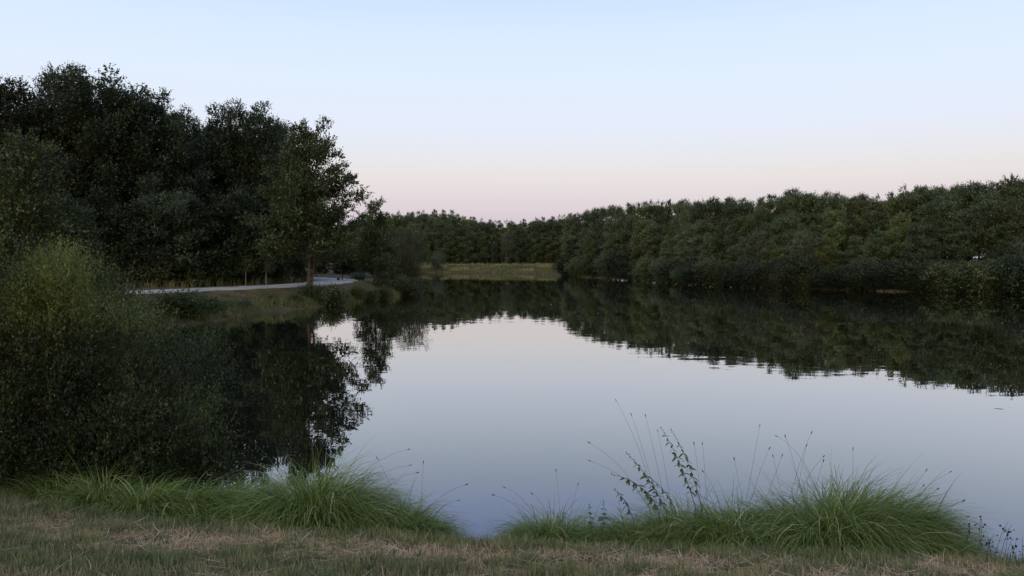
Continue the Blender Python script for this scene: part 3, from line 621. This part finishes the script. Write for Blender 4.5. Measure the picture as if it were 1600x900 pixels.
def field(name, label, n, box_, cond, lo, hi, w, tintf, seg=2, per=1, spread=.1, lean=.3, shortn=False):
    X, Y = scatter(n, *box_, cond); m = len(X)
    if per > 1: X = np.repeat(X, per)+rng.normal(0, spread, m*per); Y = np.repeat(Y, per)+rng.normal(0, spread, m*per); m = len(X)
    V, Q, T, t4 = blades(rng, np.column_stack([X, Y, gz(X, Y)-.02]), rng.uniform(lo, hi, m)*(np.clip((path_dist(X, Y)-2.2)/6, .14, 1) if shortn else 1), rng.uniform(w*.7, w*1.3, m), np.abs(rng.normal(0, lean, m)), rng.uniform(0, 2*pi, m), rng.uniform(.1, .9, m), seg, np.clip(tintf(X, Y)+rng.normal(0, .12, m), 0, 1))
    link(name, mesh(name, V, Q, T, t4, M['bankgrass']), label=label, cat='grass', kind='stuff')
field('bank_grass', 'rough grass covering the far left bank below the path', 22000, (-32, -3.6, 10.5, 82), lambda X, Y: (shore_dist(X, Y) > .0) & (shore_dist(X, Y) < 11) & (path_dist(X, Y) > 1.9), .12, .36, .022,
      lambda X, Y: .36 + .30*wob(X, Y, .35, 1) + .15*wob(X, Y, 1.2, 3) + .30*np.exp(-((path_dist(X, Y)-3.5)/2)**2), per=5, spread=.2, shortn=True)
field('path_edge_grass', 'short worn grass creeping over both edges of the gravel path', 2600, (-45, -12, 36, 92), lambda X, Y: (np.abs(path_dist(X, Y)-1.85) < .35), .04, .13, .02,
      lambda X, Y: .5 + .3*wob(X, Y, .9, 4), per=6, spread=.14)
field('waterline_grass', 'longer green grass hanging over the waterline of the left bank', 9000, (-20, -3.8, 10, 82), lambda X, Y: (shore_dist(X, Y) > -.12) & (shore_dist(X, Y) < 1.3), .3, .7, .022,
      lambda X, Y: .3 + .25*wob(X, Y, .5, 2), per=8, spread=.15, lean=.5)
field('bank_tufts', 'coarse grass clumps bulging along the far left bank', 620, (-22, -8, 30, 80), lambda X, Y: (shore_dist(X, Y) > .05) & (shore_dist(X, Y) < 6) & (path_dist(X, Y) > 2.2), .35, .75, .03,
      lambda X, Y: .33 + .33*wob(X, Y, .6, 5), per=55, spread=.22, lean=.6, seg=3, shortn=True)
field('right_shore_reeds', 'reeds and dark grass along the waterline of the right shore', 5200, (8, 62, 58, 146), lambda X, Y: (shore_dist(X, Y) > -.5) & (shore_dist(X, Y) < .9), .35, .9, .035,
      lambda X, Y: .22 + .25*wob(X, Y, .5, 5), per=7, spread=.25, lean=.5)
field('verge_grass', 'tall seeding grass between the path and the forest', 2600, (-45, -12, 44, 98), lambda X, Y: (shore_dist(X, Y) > 8) & (path_dist(X, Y) > 2.0) & (path_dist(X, Y) < 7.5), .35, .95, .02,
      lambda X, Y: .50 + .3*wob(X, Y, .4, 4), per=6, spread=.18)
field('meadow_edge_reeds', 'reeds standing in the water edge of the far meadow', 1500, (-26, 12, 140, 172), lambda X, Y: (shore_dist(X, Y) > -.9) & (shore_dist(X, Y) < 1.2) & (wob(X, Y, .9, 1) > -.1), .25, .75, .05,
      lambda X, Y: .36 + .3*wob(X, Y, .5, 5), per=14, spread=.5, lean=.4)
field('meadow_clumps', 'darker and rusty tall clumps in the far meadow', 130, (-24, 12, 158, 190), lambda X, Y: (shore_dist(X, Y) > 2), .45, .85, .07,
      lambda X, Y: .30 + .55*(wob(X, Y, .35, 5) > .1), per=120, spread=.9, lean=.35)
field('meadow_grass', 'rough reedy grass of the far meadow at the lake end', 9000, (-26, 16, 140, 190), lambda X, Y: (shore_dist(X, Y) > -.2), .25, .60, .04,
      lambda X, Y: .34 + .22*wob(X, Y, .22, 4) + .28*ss((shore_dist(X, Y)-14)/8)*(wob(X, Y, .18, 2) > -.2) , per=4, spread=.35)

# ------------------------------------------------------------------ sedge tussocks
M['stool'] = mat_plain('peaty_root_stool', (.05,.04,.022), .95)
def tussock(px, py, d, R, n, Lm, label, lean=(0, 0), stalks=(), droop=2.5, pale=0, seed=0, wide=1.0):
    """px, py locate the foot in the photo (py unused when the ground gives it)"""
    n = int(n*1.7); R *= 1.1; rg = np.random.default_rng(100+seed); x = (px-800)/F*d; z = g1(x, d)
    r = bpy.data.objects.new('sedge_tussock', None); col.objects.link(r); r.location = (x, d, z); r['label'] = label; r['category'] = 'sedge tussock'; r['group'] = 'sedge tussocks on the near bank'
    ped = .36*Lm; rw = R*1.5
    # peaty stool the blades grow from
    th = np.linspace(0, 2*pi, 20, endpoint=False); mV = [(0, 0, ped*.8)]
    for rr0, zz0 in ((.45, .72), (.8, .42), (1.05, .02), (1.1, -.35)): mV += [(cos(t)*rw*rr0*wide*(1+.12*sin(3*t+seed)), sin(t)*rw*rr0*.8*(1+.1*cos(4*t+seed)), ped*zz0) for t in th]
    mQ = [(1+k*20+m, 1+(k+1)*20+m, 1+(k+1)*20+(m+1) % 20, 1+k*20+(m+1) % 20) for k in range(3) for m in range(20)]
    link('root_stool', mesh('root_stool', mV, mQ, [(0, 1+m, 1+(m+1) % 20) for m in range(20)], mat=M['stool'], smooth=True), r)
    a = rg.uniform(0, 2*pi, n); q = np.sqrt(rg.uniform(0, 1, n))
    bx = np.cos(a)*q*rw*wide; by = np.sin(a)*q*rw*.8; bz = ped*.85*(1-q**2)
    tilt = .06 + .62*q + np.abs(rg.normal(0, .22, n)); az = np.arctan2(np.sin(a)*q*.8 + lean[1] + rg.normal(0, .22, n), np.cos(a)*q + lean[0] + rg.normal(0, .22, n))
    ln = Lm*rg.uniform(.5, 1.05, n)*(1-.15*q); bend = droop*rg.uniform(.6, 1.4, n)*(.8+.3*q); up_ = rg.random(n) < .015; bend[up_] *= .3; tilt[up_] *= .5
    tn = np.clip(rg.normal(.5+pale, .2, n), 0, .97); tn[rg.random(n) < .05] = 1.0
    V, Q, T, t4 = blades(rg, np.column_stack([bx, by, bz-.04]), ln, rg.uniform(.004, .0075, n), tilt, az, bend, 6, tn)
    link('blades', mesh('blades', V, Q, T, t4, M['sedge']), r, kind='stuff')
    k = n//10; a = rg.uniform(0, 2*pi, k); q = np.sqrt(rg.uniform(0, 1, k))
    V, Q, T, t4 = blades(rg, np.column_stack([np.cos(a)*q*R*1.2, np.sin(a)*q*R, np.zeros(k)]), Lm*rg.uniform(.3, .7, k), rg.uniform(.004, .007, k), .6+.7*rg.random(k), a, 1.1*rg.random(k)+.3, 5, rg.uniform(.75, 1, k))
    link('dead_blades', mesh('dead_blades', V, Q, T, t4, M['sedge']), r, kind='stuff')
    for (fx, tx, ty, cv) in stalks:      # flower stalks given by foot and tip pixel columns
        p0 = np.array([(fx-800)/F*d - x, 0, .1]); p2 = np.array([(tx-800)/F*d - x, rg.uniform(-.05, .2), EYE-(ty-HOR)/F*d - z])
        p1 = np.array([p0[0]+(p2[0]-p0[0])*(.5-cv), p2[1]*.4, p0[2]+(p2[2]-p0[2])*(.55+cv)])
        pts = bez(p0, p1, p2, 9); sV, sQ = tubes([(pts, np.linspace(.0018, .0009, 9))], 3)
        so_ = link('flower_stalk', mesh('flower_stalk', sV, sQ, mat=M['stem']), r)
        dv = unit(pts[-1]-pts[-2]); hp = np.array([pts[-1]-dv*.012+dv*t for t in (0, .008, .018, .027, .032)]); hr = np.array([.001, .004, .0045, .003, .0008])*rg.uniform(.6, 1.1)
        hV, hQ = tubes([(hp, hr)], 5); link('seed_head', mesh('seed_head', hV, hQ, mat=M['seed'], smooth=True), so_)
    return r
tussock(150, 0, 7.45, .30, 1500, .62, 'leftmost sedge tussock, half in the shadow under the big shrub', seed=1, lean=(-.1, 0), stalks=[(175, 122, 700, .1)])
tussock(232, 0, 7.3, .26, 1500, .60, 'low sedge tussock between the leftmost one and the flattened mat', seed=2, lean=(.25, 0), stalks=[(230, 207, 665, .05)])
tussock(305, 0, 7.2, .34, 2100, .70, 'flattened sedge tussock leaning right, middle of the left bed', seed=3, lean=(.7, -.1), pale=.05)
tussock(385, 0, 7.15, .34, 2200, .74, 'sedge tussock just left of the big domed one, blades swept right', seed=4, lean=(.5, 0), pale=.05)
tussock(492, 0, 7.05, .36, 3600, .92, 'big domed sedge tussock in front of the tree reflection', seed=5, lean=(.05, -.05), stalks=[(520, 636, 706, .3), (530, 640, 728, .32), (540, 652, 738, .3), (470, 478, 690, .0)])
tussock(560, 0, 7.3, .24, 1500, .75, 'sedge tussock hugging the right flank of the big domed one', seed=6, lean=(.3, 0))
tussock(626, 0, 6.9, .24, 2000, .60, 'right end tussock of the left bed, arching over the water', seed=7, lean=(.15, 0), stalks=[(640, 728, 760, .25), (650, 590, 715, 0), (655, 662, 722, .02), (660, 716, 782, .3)])
tussock(75, 0, 7.6, .24, 1100, .5, 'small dim tussock at the far left, under the shrub edge', seed=16)
tussock(440, 0, 7.15, .26, 1500, .62, 'sedge tussock tucked between the swept one and the big domed one', seed=15, lean=(.3, 0))
tussock(864, 0, 6.95, .26, 2100, .60, 'small rounded tussock alone at the left of the right bed', seed=8, lean=(.0, 0), stalks=[(880, 870, 741, 0), (850, 788, 770, .3), (845, 771, 779, .3), (870, 832, 776, .25), (880, 905, 764, .05)])
tussock(985, 0, 6.75, .28, 1900, .54, 'low tussock under the leafy stems, left of the right bed', seed=9, lean=(-.2, 0), pale=.04)
tussock(1070, 0, 6.75, .32, 2700, .72, 'sedge tussock with tall bare flower stalks rising from it', seed=10, lean=(-.1, 0), stalks=[(1042, 967, 632, .12), (1044, 988, 650, .05), (1040, 923, 697, .2), (1052, 1013, 655, .04), (1060, 1030, 676, .03), (1045, 922, 720, .25), (1100, 1086, 695, .15), (1110, 1101, 697, .03)])
tussock(1148, 0, 6.6, .31, 2700, .72, 'sedge tussock between the flower stalks and the largest tussock', seed=11, lean=(-.15, 0), stalks=[(1150, 1185, 664, -.04), (1140, 1097, 735, .2), (1175, 1148, 718, .0), (1160, 1222, 712, -.05), (1155, 1214, 710, .1)])
tussock(1228, 0, 6.8, .28, 2300, .80, 'sedge tussock merging into the left flank of the largest tussock', seed=12, lean=(-.25, 0), stalks=[(1215, 1279, 683, .1), (1230, 1269, 702, .05), (1250, 1283, 718, .05), (1300, 1226, 690, .3), (1240, 1208, 713, 0), (1225, 1300, 722, .2), (1270, 1236, 688, .1)])
tussock(1325, 0, 6.6, .42, 5000, .98, 'largest sedge tussock, sweeping down to the right over the bank', seed=13, lean=(.28, -.05), stalks=[(1330, 1344, 708, .0), (1370, 1449, 736, .05), (1380, 1492, 741, .2), (1400, 1448, 762, .2), (1420, 1504, 783, .25), (1400, 1470, 767, .2)])
tussock(1405, 0, 6.6, .27, 2500, .82, 'right flank tussock fanning out beside the largest one', seed=14, lean=(.55, -.1), stalks=[(1440, 1520, 812, .3), (1450, 1505, 781, .3)])

# ------------------------------------------------------------------ leafy stems above the right bed
def one_leaf(L_, W_):
    s = np.array([0, .25, .55, .8, 1]); w = np.array([.12, .85, 1, .55, .02])*W_/2; V = []
    for a, b in zip(s, w): V += [(a*L_, -b, .10*b*2 - .14*L_*a*a), (a*L_, 0, -.14*L_*a*a), (a*L_, b, .10*b*2 - .14*L_*a*a)]
    Q = []
    for k in range(4):
        for j in range(2): q = k*3+j; Q.append((q, q+1, q+4, q+3))
    return mesh('leaf', V, Q, tint=np.full(15, .5), mat=M['herb'], smooth=True)
LEAF = one_leaf(.066, .024); LEAF2 = one_leaf(.042, .034)
LEAF.name = 'leaf'; 
def leafy_stem(fx, fy, tx, ty, cx, cy, d, label, n=15, big=1.0, start=.3, mesh_=None, group='leafy stems above the right tussocks'):
    rg = np.random.default_rng(int(tx)); W3 = lambda a, b, dd: np.array([(a-800)/F*dd, dd, EYE-(b-HOR)/F*dd])
    P0 = W3(fx, fy, d); base = np.array([P0[0], P0[1], min(P0[2], g1(P0[0], P0[1])+.0)])
    pts = bez(P0, W3(cx, cy, d), W3(tx, ty, d+.05), 14); pts = np.vstack([base, pts]) - base
    r = bpy.data.objects.new('leafy_stem', None); col.objects.link(r); r.location = base; r['label'] = label; r['category'] = 'leafy stem'; r['group'] = group
    sV, sQ = tubes([(pts, np.linspace(.0032, .0012, 15))], 4); link('stem', mesh('stem', sV, sQ, mat=M['stem'], smooth=True), r)
    for k in range(n):
        f = start + (1-start)*(k+.5)/n; p = np.array([np.interp(f*13+1, range(15), pts[:, q]) for q in range(3)])
        tgt = unit(np.array([np.interp(min(f*13+1.5, 14), range(15), pts[:, q]) - np.interp(f*13+.5, range(15), pts[:, q]) for q in range(3)]))
        size = big*(1.0 - .72*max(0, (f-.5)/.5)**1.2)*(.55+.45*min(1, (f-start)/.25+.4))*rg.uniform(.85, 1.15)
        for sd_ in (0, 1):
            o = link('leaf', mesh_ or LEAF, r, loc=tuple(p)); a = k*pi/2 + sd_*pi + rg.normal(0, .25)
            o.rotation_euler = (rg.normal(0, .3), rg.uniform(.1, .75) - .3*(f > .85), a); o.scale = (size,)*3
    # flower buds at the tip
    bV, bQ = tubes([(np.array([pts[-1]-[0, 0, .004], pts[-1]+[-.002, 0, .006], pts[-1]+[-.004, 0, .014]]), np.array([.0015, .004, .001]))], 5)
    link('tip_bud', mesh('tip_bud', bV, bQ, mat=M['seed']), r)
leafy_stem(1086, 790, 1033, 669, 1062, 712, 6.7, 'tallest leafy stem, left of the upright pair', 17, 1.05, .12)
leafy_stem(1096, 792, 1049, 672, 1080, 722, 6.8, 'leafy stem right of the upright pair', 17, 1.0, .12)
leafy_stem(1042, 800, 979, 708, 1015, 742, 6.6, 'leaning leafy stem left of the bare flower stalks', 17, 1.1, .1)
leafy_stem(1030, 800, 956, 741, 1010, 752, 6.5, 'low leafy stem arching left nearly to horizontal', 16, 1.15, .05)
leafy_stem(990, 812, 961, 765, 975, 775, 6.6, 'short leafy stem lowest at the left of the group', 9, .9, .1)
leafy_stem(1056, 800, 1008, 742, 1040, 760, 6.9, 'pale short leafy stem at the foot of the bare flower stalks', 12, .7, .1)
leafy_stem(926, 842, 921, 790, 922, 812, 6.5, 'left stem of the small broad-leaved weed between two tussocks', 5, 1.1, .25, LEAF2, 'broad-leaved weed between the tussocks')
leafy_stem(938, 842, 943, 784, 946, 812, 6.45, 'right stem of the small broad-leaved weed, tallest with round leaves', 6, 1.25, .25, LEAF2, 'broad-leaved weed between the tussocks')
leafy_stem(1318, 880, 1298, 852, 1312, 862, 5.95, 'creeping leafy weed at the left foot of the largest tussock', 6, .8, .1, LEAF2, 'creeping weeds before the largest tussock')
leafy_stem(1322, 882, 1346, 846, 1330, 858, 5.95, 'creeping leafy weed at the middle foot of the largest tussock', 7, .8, .1, LEAF2, 'creeping weeds before the largest tussock')

# weeds with round seed heads at the right edge
def seed_weed(px, top, dist, tilt, seed):
    rg = np.random.default_rng(seed); x = (px-800)/F*dist; z = g1(x, dist); h = EYE-(top-HOR)/F*dist - z
    r = bpy.data.objects.new('seed_head_weed', None); col.objects.link(r); r.location = (x, dist, z)
    r['label'] = 'thin dark weed stem with round seed heads beside the water, right of the largest tussock'; r['category'] = 'weed'; r['group'] = 'seed head weeds at the right edge'
    pts = bez((0, 0, 0), (tilt*.2, 0, h*.6), (tilt, rg.normal(0, .05), h), 8)
    sV, sQ = tubes([(pts, np.linspace(.0026, .0011, 8))], 4); link('stem', mesh('stem', sV, sQ, mat=M['seed']), r)
    for k in range(rg.integers(3, 7)):
        f = rg.uniform(.3, .98); p = np.array([np.interp(f*7, range(8), pts[:, q]) for q in range(3)]); e = p + np.array([rg.normal(0, .025), rg.normal(0, .02), rg.uniform(.005, .04)])
        tV, tQ = tubes([(np.array([p, e]), np.array([.0012, .0009]))], 3); tw = link('twig', mesh('twig', tV, tQ, mat=M['seed']), r)
        q = e + np.array([0, 0, 1])*0; rr2 = rg.uniform(.005, .009)
        hV, hQ = tubes([(np.array([q+[0, 0, t*rr2] for t in (-1, -.6, 0, .6, 1)]), rr2*np.array([.1, .8, 1, .8, .15]))], 6)
        link('seed_head', mesh('seed_head', hV, hQ, mat=M['seed'], smooth=True), tw)
    return r
LW = []
for j, (px, top, tl) in enumerate([(1508, 822, .03), (1516, 832, -.02), (1528, 808, .02), (1532, 812, -.01), (1540, 830, .03), (1548, 838, .02), (1552, 812, .09), (1560, 818, .10), (1568, 830, .08), (1572, 836, .0), (1580, 846, .05), (1588, 850, -.03), (1596, 842, .03), (1537, 845, -.03)]):
    LW.append((seed_weed(px, top, 6.15 + .06*(j % 4), tl, 300+j), 'thin dark weed with seed heads', 'right of the largest tussock', px))
relabel(LW)
LF2 = []

# ------------------------------------------------------------------ the big shrub at the left
def shrub(name, x, y, ell, nsh, mat, label, ll, lw, nl=13, slen=.26, seed=0, cat='shrub', up=.55, topmat=None):
    rg = np.random.default_rng(seed); z = g1(x, y)
    r = bpy.data.objects.new(name, None); col.objects.link(r); r.location = (x, y, z-.05); r['label'] = label; r['category'] = cat
    paths = []; Ps, Ds, Ts = [], [], []
    E = np.array(ell, float)  # cx cy cz rx ry rz weight
    w = E[:, 6]/E[:, 6].sum()
    # sub clumps on each mass
    cl = []
    for i, e in enumerate(E):
        m = int(20*max(e[3], e[5])**1.3)+5
        dv = unit(rg.normal(0, 1, (m, 3)) + np.array([0, -.3, .3])); c = e[:3] + dv*e[3:6]*(rg.uniform(.55, .98, (m, 1)))
        for q in c: cl.append((*q, rg.uniform(.17, .36), e[6]/m*rg.uniform(.6, 1.5)))
        paths.append((bez((rg.normal(0, .15), .35+rg.normal(0, .1), 0), (e[0]*.5, .35, e[2]*.5), e[:3]+[0, .25, 0], 6), np.linspace(.04, .015, 6)))
        for q in c[::2]: paths.append((bez(e[:3], (e[:3]+q)/2+[0, 0, .1], q, 4), np.linspace(.015, .004, 4)))
    C = np.array(cl); p = C[:, 4]/C[:, 4].sum(); ci = rg.choice(len(C), nsh, p=p)
    dv = unit(rg.normal(0, 1, (nsh, 3)) + np.array([0, -.1, .2])); P = C[ci, :3] + dv*(C[ci, 3]*rg.uniform(.2, 1, nsh)**.5)[:, None]
    keep = P[:, 2] > .03; P = P[keep]; dv = dv[keep]; ci = ci[keep]
    D = unit(dv*.8 + unit(C[ci, :3]-np.array([0, 0, E[:, 2].mean()]))*.35 + np.array([0, 0, up]))
    tint = rg.uniform(-.05, .6, len(C))[ci] + rg.uniform(0, .25, len(P))
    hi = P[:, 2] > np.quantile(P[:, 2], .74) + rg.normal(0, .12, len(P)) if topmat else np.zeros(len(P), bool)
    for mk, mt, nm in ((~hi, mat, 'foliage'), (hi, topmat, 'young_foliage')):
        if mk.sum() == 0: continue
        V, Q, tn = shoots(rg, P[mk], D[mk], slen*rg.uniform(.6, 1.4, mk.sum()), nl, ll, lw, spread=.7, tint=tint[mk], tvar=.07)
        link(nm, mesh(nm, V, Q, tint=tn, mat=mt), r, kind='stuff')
    tV, tQ = tubes(paths, 4); link('branches', mesh('branches', tV, tQ, mat=M['bark']), r, kind='stuff')
    return r
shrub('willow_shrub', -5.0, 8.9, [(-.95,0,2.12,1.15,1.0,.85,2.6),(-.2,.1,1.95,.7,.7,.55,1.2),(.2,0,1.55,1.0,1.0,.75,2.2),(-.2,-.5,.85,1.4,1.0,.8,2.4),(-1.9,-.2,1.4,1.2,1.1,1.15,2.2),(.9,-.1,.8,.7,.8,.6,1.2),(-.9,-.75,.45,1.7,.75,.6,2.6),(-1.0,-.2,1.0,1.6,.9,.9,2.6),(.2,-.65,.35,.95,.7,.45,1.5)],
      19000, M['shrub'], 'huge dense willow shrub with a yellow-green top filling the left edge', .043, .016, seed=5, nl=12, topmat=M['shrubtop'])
shrub('dark_shrub', -3.9, 9.0, [(-.35,.1,.65,.7,.7,.55,1.4),(.12,0,.40,.55,.6,.40,1),(.5,-.05,.20,.36,.4,.24,.3),(-.75,-.3,.4,.8,.6,.5,1.2)],
      3600, M['shrub'], 'low dark shrub spilling over the water right of the huge willow shrub', .045, .018, nl=12, slen=.22, seed=6)
shrub('waterside_shrub', -5.75, 12.6, [(-.2,0,1.15,1.0,.9,.8,1.5),(.55,0,.8,.75,.8,.6,1.2),(-1.3,.2,1.4,1.0,.9,.9,1.3)],
      3000, M['bank'], 'softer green shrub behind the huge willow shrub, in front of the far path', .055, .02, nl=11, slen=.28, seed=7)

# ------------------------------------------------------------------ floating leaves
fl = mesh('floating_leaf', [(-.5,-.25,.012),(.1,-.42,.03),(.6,0,.012),(.1,.42,.03),(-.5,.25,.012),(0,0,.004),(-.75,0,.02)], None, [(0,1,5),(1,2,5),(2,3,5),(3,4,5),(4,6,5),(6,0,5)], mat=M['speck'])
rf = random.Random(9)
spk = [(662,454),(672,462),(679,467),(761,463),(795,443),(818,465),(866,472),(862,476),(875,473),(877,479),(911,484),(828,481),(963,503),(1257,511),(1085,511),(1162,453),(1361,497),(1482,580),(1530,602),(1087,532),(1030,500),(935,490),(1563,571),(1494,578),(912,540),(1003,462),(1320,470)]
for (px, py), wh in zip(spk, range(99)):
    d = EYE*F/(py-HOR); s = (2.0+1.5*rf.random())*d/F
    o = link('floating_leaf', fl, None, 'pale leaf fleck floating on the dark water', 'floating leaf', 'pale flecks on the dark water', loc=((px-800)/F*d, d, .004), rotz=rf.uniform(0, 6), scale=(s, s*.8, min(1, s*3)))
    LF2.append((o, 'pale floating fleck', 'by the tip of the left bank' if px < 700 else 'on the dark water before the far meadow' if px < 920 else 'within the right treeline reflection', px))
relabel(LF2)
print('objects', len(bpy.data.objects), 'tris', sum(len(m.polygons) for m in bpy.data.meshes))
